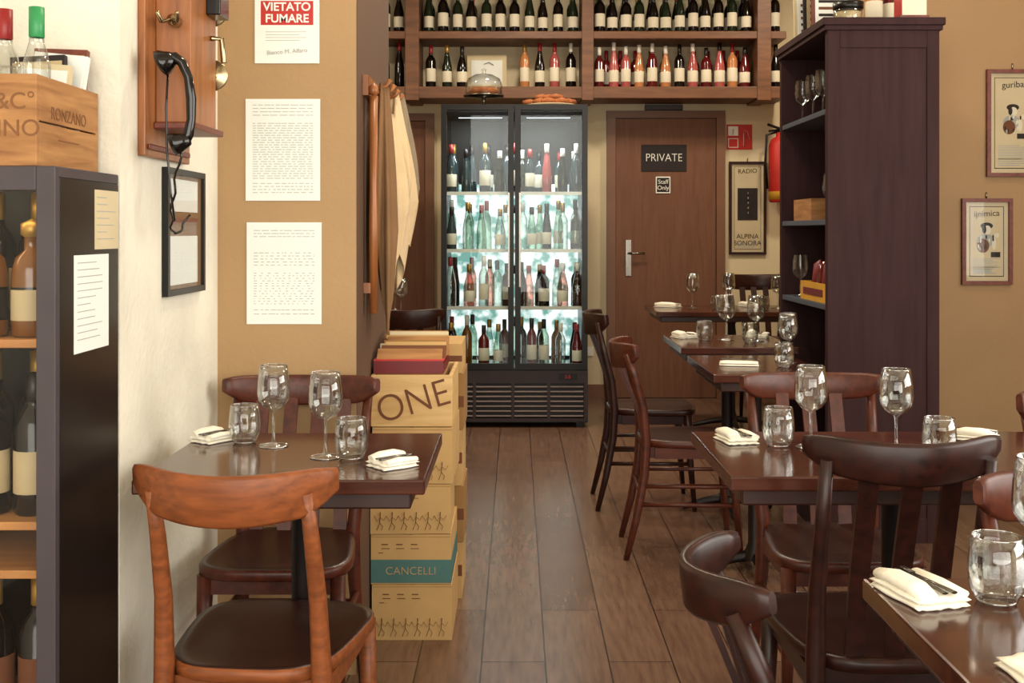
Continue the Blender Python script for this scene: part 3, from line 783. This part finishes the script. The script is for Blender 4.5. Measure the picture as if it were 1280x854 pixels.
for i in range(6):
    xx = -0.925-i*.083
    wb.lathe([(0.03,0),(0.036,.005),(0.037,.03),(0.0375,.032),(0.0375,.09),(0.037,.095),(0.036,.125),(0.03,.15),(0.014,.165),(0.014,.19),(0.02,.195),(0.02,.215),(0.0001,.225)], 'b_gold', (xx, 2.14, 1.0505), 16,
             mats=['b_gold','b_gold','b_gold','label_dim' if i%2==0 else 'b_dark','b_dark','b_gold','b_gold','b_gold','b_gold','cap_gold','cap_gold','cap_gold'])
    bottle(wb, -0.885-i*.083, 2.27, 1.0505, 'b_dark', 'cap_gold', .28, label='label_dim')
    bottle(wb, -0.925-i*.085, 2.15, 0.7115, 'b_dark', 'cap_black', .27, label='label_dim')
    bottle(wb, -0.885-i*.085, 2.27, 0.7115, 'b_dark', 'cap_gold', .3, label='stencil')
    bottle(wb, -0.92-i*.085, 2.16, 0.3165, 'b_dark', 'cap_gold', .27, label='stencil')
    X = Matrix.Translation((-0.91-i*.085, 2.33, 0.118)) @ Matrix.Rotation(R(90), 4, 'X')
    wb.lathe([(0.036,0),(0.036,0.2),(0.014,0.23),(0.014,0.28),(0.0001,0.28)], 'b_dark', X=X, n=12)
wb.build('cellared_bottles', parent=wc)
area('cabinet_lamp', (-1.1, 2.1, 1.33), (R(25), 0, 0), 0.45, 0.04, 0.5, (1.0, 0.75, 0.45), wc)
b = MB(); b.bx(0, 0.001, 2.135, 2.315, 1.016, 1.205, 'paper')
for i in range(12):
    z = 1.19 - i*.0135; b.bx(0.001, 0.0014, 2.15, 2.15+random.uniform(.06,.145), z-.0008, z+.0008, 'ink')
b.build('price_list_sheet', (x1, 0, 0), parent=None)
b = MB(); b.bx(0, 0.001, 2.24, 2.372, 1.215, 1.335, 'paper_old')
for i in range(7):
    z = 1.32 - i*.014; b.bx(0.001, 0.0014, 2.25, 2.25+random.uniform(.05,.11), z-.0008, z+.0008, 'ink')
b.build('price_list_sheet', (x1, 0, 0))
b = MB()
cx0, cx1, cy0, cy1 = -1.25, -0.882, 2.06, 2.365; hz = 0.17
b.bx(cx0, cx1, cy0, cy0+.012, 0, hz, 'crate_old'); b.bx(cx0, cx1, cy1-.012, cy1, 0, hz, 'crate_old')
b.bx(cx1-.012, cx1, cy0+.012, cy1-.012, 0, hz*.48, 'crate_old'); b.bx(cx1-.012, cx1, cy0+.012, cy1-.012, hz*.5, hz, 'crate_old')
b.bx(cx0, cx0+.012, cy0+.012, cy1-.012, 0, hz, 'crate_old'); b.bx(cx0+.012, cx1-.012, cy0+.012, cy1-.012, 0, .01, 'crate_old')
oc = b.build('old_wooden_crate', (0, 0, 1.3715), bevel=0.0015)
text('crate_side_text', 'RONZANO', 0.034, (cx1+.0006, 2.21, 1.475), 'stencil_faint', oc, face='side')
text('crate_side_rule', '______', 0.034, (cx1+.0006, 2.21, 1.44), 'stencil_faint', oc, face='side')
text('crate_front_text', 'TO&C°', 0.044, (-0.953, cy0-.0006, 1.49), 'stencil_faint', oc)
text('crate_front_text_b', 'TORINO', 0.044, (-0.96, cy0-.0006, 1.44), 'stencil_faint', oc)
b = MB()
bottle(b, -0.92, 2.15, 0, 'glass', 'cap_green', .30, r=.026, lmat=False)
b.lathe([(0.02,0),(0.028,.005),(0.028,.15),(0.022,.165),(0.022,.18),(0.0001,.18)], 'glass', (-0.965, 2.12, 0), 14)
bottle(b, -0.99, 2.17, 0, 'glass', 'cap_red', .30, r=.03)
bottle(b, -1.08, 2.2, 0, 'b_dark', 'cap_red', .30)
for i, (y, m, t) in enumerate(((2.215,'paper_old',.205),(2.245,'ink_dark',.225),(2.275,'paper',.235),(2.31,'framewood',.25))):
    X = Matrix.Translation((-0.958, y, 0)) @ Matrix.Rotation(R(-6), 4, 'X') @ Matrix.Rotation(R([4,-3,6,2][i]), 4, 'Y')
    b.bx(-0.055, 0.055, 0, 0.016, 0, t, m, X)
    b.bx(-0.05, 0.05, -0.001, 0, 0.02, t-.012, 'paper' if i in (0, 2) else 'label_dim', X)
b.build('crate_contents', (0, 0, 0.0115), parent=oc)

# ------------------------------------------------------------------ coat rack and aprons on the pillar side
b = MB()
b.tube([(0,0,-0.36),(0,0,-.1),(0,0,.0),(0,0,0.28)], [.012,.014,.012,.013], 'phonewood', 12)
b.lathe([(0.0001,0.28),(0.018,0.29),(0.012,0.31),(0.0001,0.32)], 'phonewood', n=12)
b.bx(-0.028, -0.012, -0.03, 0.50, 0.28, 0.34, 'phonewood')
for y in (0.08, 0.2, 0.32, 0.44): b.tube([(-0.012,y,0.31),(0.03,y,0.32),(0.04,y,0.34)], [.007,.006,.009], 'phonewood', 8)
b.bx(-0.028, 0.0, -0.01, 0.01, -0.3, -0.27, 'phonewood')
rack = b.build('coat_rack', (-0.42, 3.30, 1.37))
def drape(name, x, y, ztop, zbot, w0, w1, mat, seed, ax=.62, ay=1.3):
    b = MB(); n = 40; rows = 20
    vs = []; fs = []
    for j in range(rows+1):
        t = j/rows
        z = ztop + (zbot-ztop)*t
        wx = w0 + (w1-w0)*math.sin(min(1, t*1.3)*math.pi/2)
        if t > .7: wx *= 1 - (t-.7)*1.6
        for i in range(n):
            a = 2*math.pi*i/n
            f = 1 + (0.12+0.2*t)*math.sin(a*6+seed + t*2) + 0.1*math.sin(a*3+t*4+seed)
            zz = z + (0.07*t*math.sin(a*2+seed))
            xx = math.cos(a)*wx*f*ax
            xx = max(xx, -0.447 - x)
            vs.append((xx + 0.012*t, math.sin(a)*wx*f*ay, zz))
    for j in range(rows):
        for i in range(n):
            k = (i+1) % n
            fs.append((j*n+i, j*n+k, (j+1)*n+k, (j+1)*n+i))
    fs.append(tuple(range(n)))
    b.add(vs, fs, mat, True)
    o = b.build(name, (x, y, 0)); o.parent = rack; o.location = (x+0.42, y-3.30, -1.37)
    return o
drape('hanging_apron', -0.402, 3.40, 1.70, 1.02, .02, .05, 'cloth2', 1)
drape('hanging_apron', -0.398, 3.52, 1.62, 1.13, .02, .085, 'cloth', 2, ay=1.0)
drape('hanging_apron', -0.395, 3.66, 1.70, 1.27, .02, .085, 'cloth', 4, ay=.9)
drape('hanging_apron', -0.40, 3.80, 1.72, 1.32, .03, .08, 'cloth3', 5, ay=.8)

# ------------------------------------------------------------------ tall dark bookcase
kx0, kx1, ky0, ky1, kz = 1.25, 1.70, 4.5, 5.31, 2.11
b = MB()
b.bx(kx0, kx1, ky0, ky0+.03, 0, kz-.03, 'cab'); b.bx(kx0, kx1, ky1-.03, ky1, 0, kz-.03, 'cab')
b.bx(kx1-.02, kx1, ky0+.03, ky1-.03, 0, kz-.03, 'cab'); b.bx(kx0-.02, kx1+.02, ky0-.02, ky1+.02, kz-.03, kz, 'cab')
b.bx(kx0-.012, kx1+.012, ky0-.012, ky1+.012, kz-.05, kz-.03, 'cab')
b.bx(kx0, kx0+.43, ky0+.03, ky1-.03, 0.0, 0.08, 'cab')
b.bx(kx0, kx0+.05, ky0-.005, ky0, 0.0, kz-.05, 'cab'); b.bx(kx1-.05, kx1, ky0-.005, ky0, 0.0, kz-.05, 'cab')
b.bx(kx0+.05, kx1-.05, ky0-.005, ky0, kz-.12, kz-.05, 'cab'); b.bx(kx0+.05, kx1-.05, ky0-.005, ky0, 0, .1, 'cab')
for z in (1.75, 1.30, 0.955, 0.60, 0.30):
    b.bx(kx0+.005, kx1-.02, ky0+.03, ky1-.03, z-.022, z, 'cab_in')
b.bx(kx1-.024, kx1-.02, ky0+.03, ky1-.03, 0.08, kz-.05, 'cab')
bc = b.build('tall_bookcase', bevel=0.003)
b = MB()
gl = [(0.03,0.001),(0.03,0.003),(0.004,0.01),(0.004,0.08),(0.03,0.10),(0.037,0.13),(0.03,0.19)]
for j, y in enumerate((4.62, 4.78, 4.94, 5.12)):
    b.lathe(gl, 'glass', (1.31, y, 1.75), 14)
    if j == 0: b.lathe(gl, 'glass', (1.30, y, 1.30), 14)
    if j == 3: b.lathe(gl, 'glass', (1.30, y, 0.955), 14)
for j, y in enumerate((4.66, 4.86, 5.05)): b.lathe([(0.035,0),(0.04,0.1),(0.02,0.14),(0.02,.2),(0.0001,.2)], ['b_dark','stencil','b_gold'][j], (1.45, y, 1.75), 12)
for j, y in enumerate((4.75, 4.9)): b.lathe([(0.05,0),(0.055,0.1),(0.045,0.12),(0.0001,.12)], ['b_red','b_dark'][j], (1.42, y, 0.60), 14)
b.build('stored_glasses', parent=bc)
b = MB(); b.bx(1.27, 1.42, 4.82, 5.12, 1.301, 1.395, 'crate_old'); b.build('small_wooden_box', parent=bc)
b = MB()
b.bx(1.265, 1.42, 4.58, 4.98, 0.956, 0.96, 'yellow')
for (a0,a1,c0,c1) in ((1.265,1.275,4.58,4.98),(1.41,1.42,4.58,4.98),(1.275,1.41,4.58,4.59),(1.275,1.41,4.97,4.98)):
    b.bx(a0,a1,c0,c1,0.96,1.035,'yellow')
b.bx(1.263,1.265,4.62,4.93,0.98,1.01,'red_dark')
for i in range(4): b.lathe([(0.03,0),(0.04,.05),(0.03,.14),(0.0001,.16)], 'red_dark' if i % 2 else 'b_red', (1.33, 4.65+.08*i, 0.97), 12)
b.build('yellow_basket', parent=bc)
b = MB()
b.lathe([(0.05,0),(0.055,0.12),(0.05,0.12),(0.045,0.005),(0.0001,.005)], 'steel', n=18)
for i in range(7):
    a = i*.9; b.tube([(0.02*math.cos(a),0.02*math.sin(a),0.01),(0.045*math.cos(a),0.05*math.sin(a),0.22+.02*(i%3))], .004, 'steel' if i%2 else 'stencil', 6)
b.build('utensil_jar', (1.33, 4.62, 0.601), parent=bc)
b = MB(); b.lathe([(0.055,0),(0.06,0.01),(0.06,0.05),(0.055,0.055)], 'glass', n=20); b.lathe([(0.058,0.055),(0.062,0.06),(0.062,0.085),(0.0001,0.09)], 'black', n=20)
b.lathe([(0.052,0.003),(0.052,0.045),(0.0001,0.046)], 'label_dim', n=20)
b.build('storage_jar', (1.37, 4.62, kz))
b = MB()
for i,(x,y,m,h,t) in enumerate(((1.27,5.1,'paper_old',.3,-6),(1.28,4.98,'ink_dark',.28,-4),(1.29,4.88,'framewood',.24,-3))):
    X = Matrix.Translation((x, y, 0)) @ Matrix.Rotation(R(t), 4, 'X')
    b.bx(0, .2, 0, .012, 0.001, h, m, X)
    b.bx(0.015, .185, -.002, 0, 0.03, h-.03, 'paper' if i != 1 else 'label_dim', X)
    for q in range(5): b.bx(0.03, .17-.02*(q%2), -.003, -.002, 0.05+q*.03, 0.062+q*.03, 'ink_dark' if q%2 else 'stencil', X)
b.build('stacked_frames', (0, 0, kz))
b = MB(); b.bx(-.06,.06,-.05,.05,0,.022,'framewood'); b.bx(-.05,.05,-.045,.045,.022,.12,'label'); b.bx(-.052,-.05,-.047,.047,.022,.1,'red')
b.build('tea_tin', (1.62, 4.60, kz))
b = MB(); bottle(b, 0, 0, 0, 'b_peach', 'cap_gold', .3); bottle(b, .09, .05, 0, 'b_red', 'cap_red', .3); b.build('liqueur_bottles', (1.55, 4.85, kz))

# ------------------------------------------------------------------ framed posters on partition
def poster(name, x0, x1, z0, z1, y, fm, seed, title):
    w=(x1-x0)/2; h=(z1-z0)/2; cx=(x0+x1)/2; cz=(z0+z1)/2; t=.018
    b = MB()
    b.bx(-w, -w+t, -.022, 0, -h, h, fm); b.bx(w-t, w, -.022, 0, -h, h, fm)
    b.bx(-w+t, w-t, -.022, 0, h-t, h, fm); b.bx(-w+t, w-t, -.022, 0, -h, -h+t, fm)
    b.bx(-w+t, w-t, -.008, 0, -h+t, h-t, 'paper_old')
    rnd = random.Random(seed)
    ww = w-t-.02; hh = h-t-.02
    yy=-.0085
    b.bx(-ww, ww, yy, -.008, -hh, -hh+.004, 'ink_dark'); b.bx(-ww, ww, yy, -.008, hh-.003, hh, 'ink_dark')
    b.bx(-ww, -ww+.003, yy, -.008, -hh, hh, 'ink_dark'); b.bx(ww-.003, ww, yy, -.008, -hh, hh, 'ink_dark')
    if seed != 12:
        def disc(px, pz, rx, rz_, m, lay):
            vs = [(px+rx*math.cos(a*math.pi/9), -.0085-.0003*lay, pz+rz_*math.sin(a*math.pi/9)) for a in range(18)]
            b.add(vs, [tuple(range(18))], m)
        disc(.0, .075, .030, .016, 'ink_dark', 1); disc(.003, .055, .018, .022, 'label', 2); disc(-.012, .058, .010, .02, 'ink_dark', 3)
        disc(-.005, .005, .042, .032, 'ink', 1); disc(-.018, -.02, .03, .034, 'stencil', 2); disc(.035, -.01, .010, .03, 'label', 3)
        for i in range(16): disc(rnd.uniform(-.045,.04), rnd.uniform(-.055,.03), .004, .010, rnd.choice(['ink_dark','label','ink']), 4+i*.2)
        disc(.05, .03, .010, .012, 'label', 2); b.bx(.02, .065, yy-.0008, -.0085, -.075, -.05, 'ink_dark')
        for i in range(9): b.bx(-ww*.8, ww*rnd.uniform(.3,.85), yy, -.008, -hh*.5-i*.008, -hh*.5-i*.008+.003, 'ink')
    for i in range(4):
        z = -hh+.014+i*.010; b.bx(-ww*.8, ww*rnd.uniform(.2,.8), yy, -.008, z, z+.004, 'ink')
    b.bx(-w+t, w-t, -.0165, -.0155, -h+t, h-t, 'pane_dim')
    b.tube([(0,-.004,h),(0,-.004,h+.03)], .004, 'brass', 6)
    o = b.build(name, (cx, y, cz), bevel=.002 if seed == 12 else 0)
    text(name+'_title', title, (x1-x0)*.17, (cx, y-.0092, z1-t-.055), 'ink_dark', o, tilt=R(-3))
    return o
poster('framed_advert', 2.247, 2.50, 1.514, 2.026, 5.359, 'framewood', 2, 'guriba')
poster('framed_advert', 2.128, 2.369, 0.998, 1.41, 5.359, 'framewood', 9, 'ijnimica')
p = poster('framed_poster', 1.606, 1.884, 1.08, 1.78, 8.449, 'cab', 12, 'RADIO')
b = MB(); b.bx(-.075,.075,-.004,0,-.12,.12,'ink_dark')
for q in range(5): b.tube([(0,-.006,-.075+q*.037),(0,-.006,-.06+q*.037)],.035-.004*abs(q-2),'paper_old' if q%2 else 'ink',12,flat=.05)
o = b.build('poster_picture', (0,-.009,.03), parent=p)
text('poster_foot', 'ALPINA\nSONORA', .05, (1.745, 8.4395, 1.19), 'ink_dark', p)
b = MB()
b.bx(-.096,.096,-.004,0,-.094,.094,'red'); b.bx(-.085,-.01,-.005,-.004,.01,.08,'white'); b.tube([(-.05,-.006,.02),(-.05,-.006,.06)],.012,'red',8,flat=.1)
b.tube([(.03,-.006,-.07),(.03,-.006,0),(.03,-.006,.03)], .016,'white',8,flat=.1); b.tube([(.03,-.006,.05),(.06,-.006,.04),(.075,-.006,-.02)], .005,'white',6,flat=.2)
b.bx(-.085,-.01,-.005,-.004,-.08,-.01,'white'); b.bx(-.08,-.015,-.0055,-.005,-.075,-.015,'red')
b.build('fire_extinguisher_sign', (1.685, 8.4495, 1.966))
b = MB()
b.lathe([(0.07,0),(0.08,0.015),(0.08,0.42),(0.06,0.47),(0.025,0.49),(0.025,0.52),(0.0001,0.52)], 'red', n=20)
b.lathe([(0.0815,0.02),(0.0815,0.08)], 'yellow', n=20)
b.tube([(0,0,.52),(0,0,.55),(-.09,0,.58)], .01, 'black'); b.tube([(0,0,.54),(-.08,0,.53)], .008, 'black')
b.tube([(0,0,.53),(-.1,-.02,.5),(-.11,-.02,.3),(-.095,-.02,.1)], .01, 'black'); b.bx(-.02,.02,.08,.118,.3,.42,'steel')
b.build('fire_extinguisher', (1.96, 8.33, 1.47))
b = MB(); b.bx(-.035,.035,-.008,0,-.035,.035,'white'); b.build('wall_socket', (0.55, 8.4495, 0.35))
b = MB(); b.bx(-.14,.14,-.06,0,-.02,.02,'grille'); b.build('exit_lamp', (1.11, 8.449, 2.185))

# ------------------------------------------------------------------ added ceiling lamps and daylight
for i, (x, y) in enumerate(((0.1, 3.2), (0.3, 5.0), (0.2, 6.7), (-1.6, 6.2), (2.3, 4.0), (2.0,7.0))):  # unseen lamps, added to brighten the back of the room
    b = MB(); b.lathe([(0.03,0.0),(0.03,-0.06),(0.16,-0.08),(0.17,-0.10),(0.15,-0.10)], 'black', n=24); b.lathe([(0.15,-0.098),(0.0001,-0.099)], 'added_lamp', n=24)
    o = b.build('added_ceiling_lamp', (x, y, CH))
    l = D.lights.new('added_lamp_light', 'AREA'); l.shape = 'DISK'; l.size = 0.3; l.energy = [18, 26, 38, 30, 12, 36][i]; l.color = (1.0, 0.86, 0.66)
    lo = D.objects.new('added_lamp_light', l); scene.collection.objects.link(lo); lo.parent = o; lo.location = (0, 0, -0.11)
area('daylight_shopfront', (0.55, -1.55, 1.65), (R(90), 0, 0), 4.4, 2.5, 172, (1.0, 0.965, 0.87))
area('added_side_window_light', (3.15, 1.6, 1.9), (R(90), 0, R(90)), 3.1, 1.9, 105, (1.0, 0.98, 0.91))  # fill through the added side window, brightens the left wall

w = D.worlds.new('World'); scene.world = w; w.use_nodes = True
w.node_tree.nodes['Background'].inputs[0].default_value = (1.0, 0.95, 0.85, 1); w.node_tree.nodes['Background'].inputs[1].default_value = 1.0

# ------------------------------------------------------------------ camera
cam = D.cameras.new('camera'); co = D.objects.new('camera', cam); scene.collection.objects.link(co)
co.location = (0, 0, 1.25); co.rotation_euler = (R(90), 0, 0)
cam.sensor_width = 36; cam.lens = 1400/1280*36
cam.shift_x = -5/1280; cam.shift_y = -(427-290)/1280
cam.clip_start = 0.05
scene.camera = co
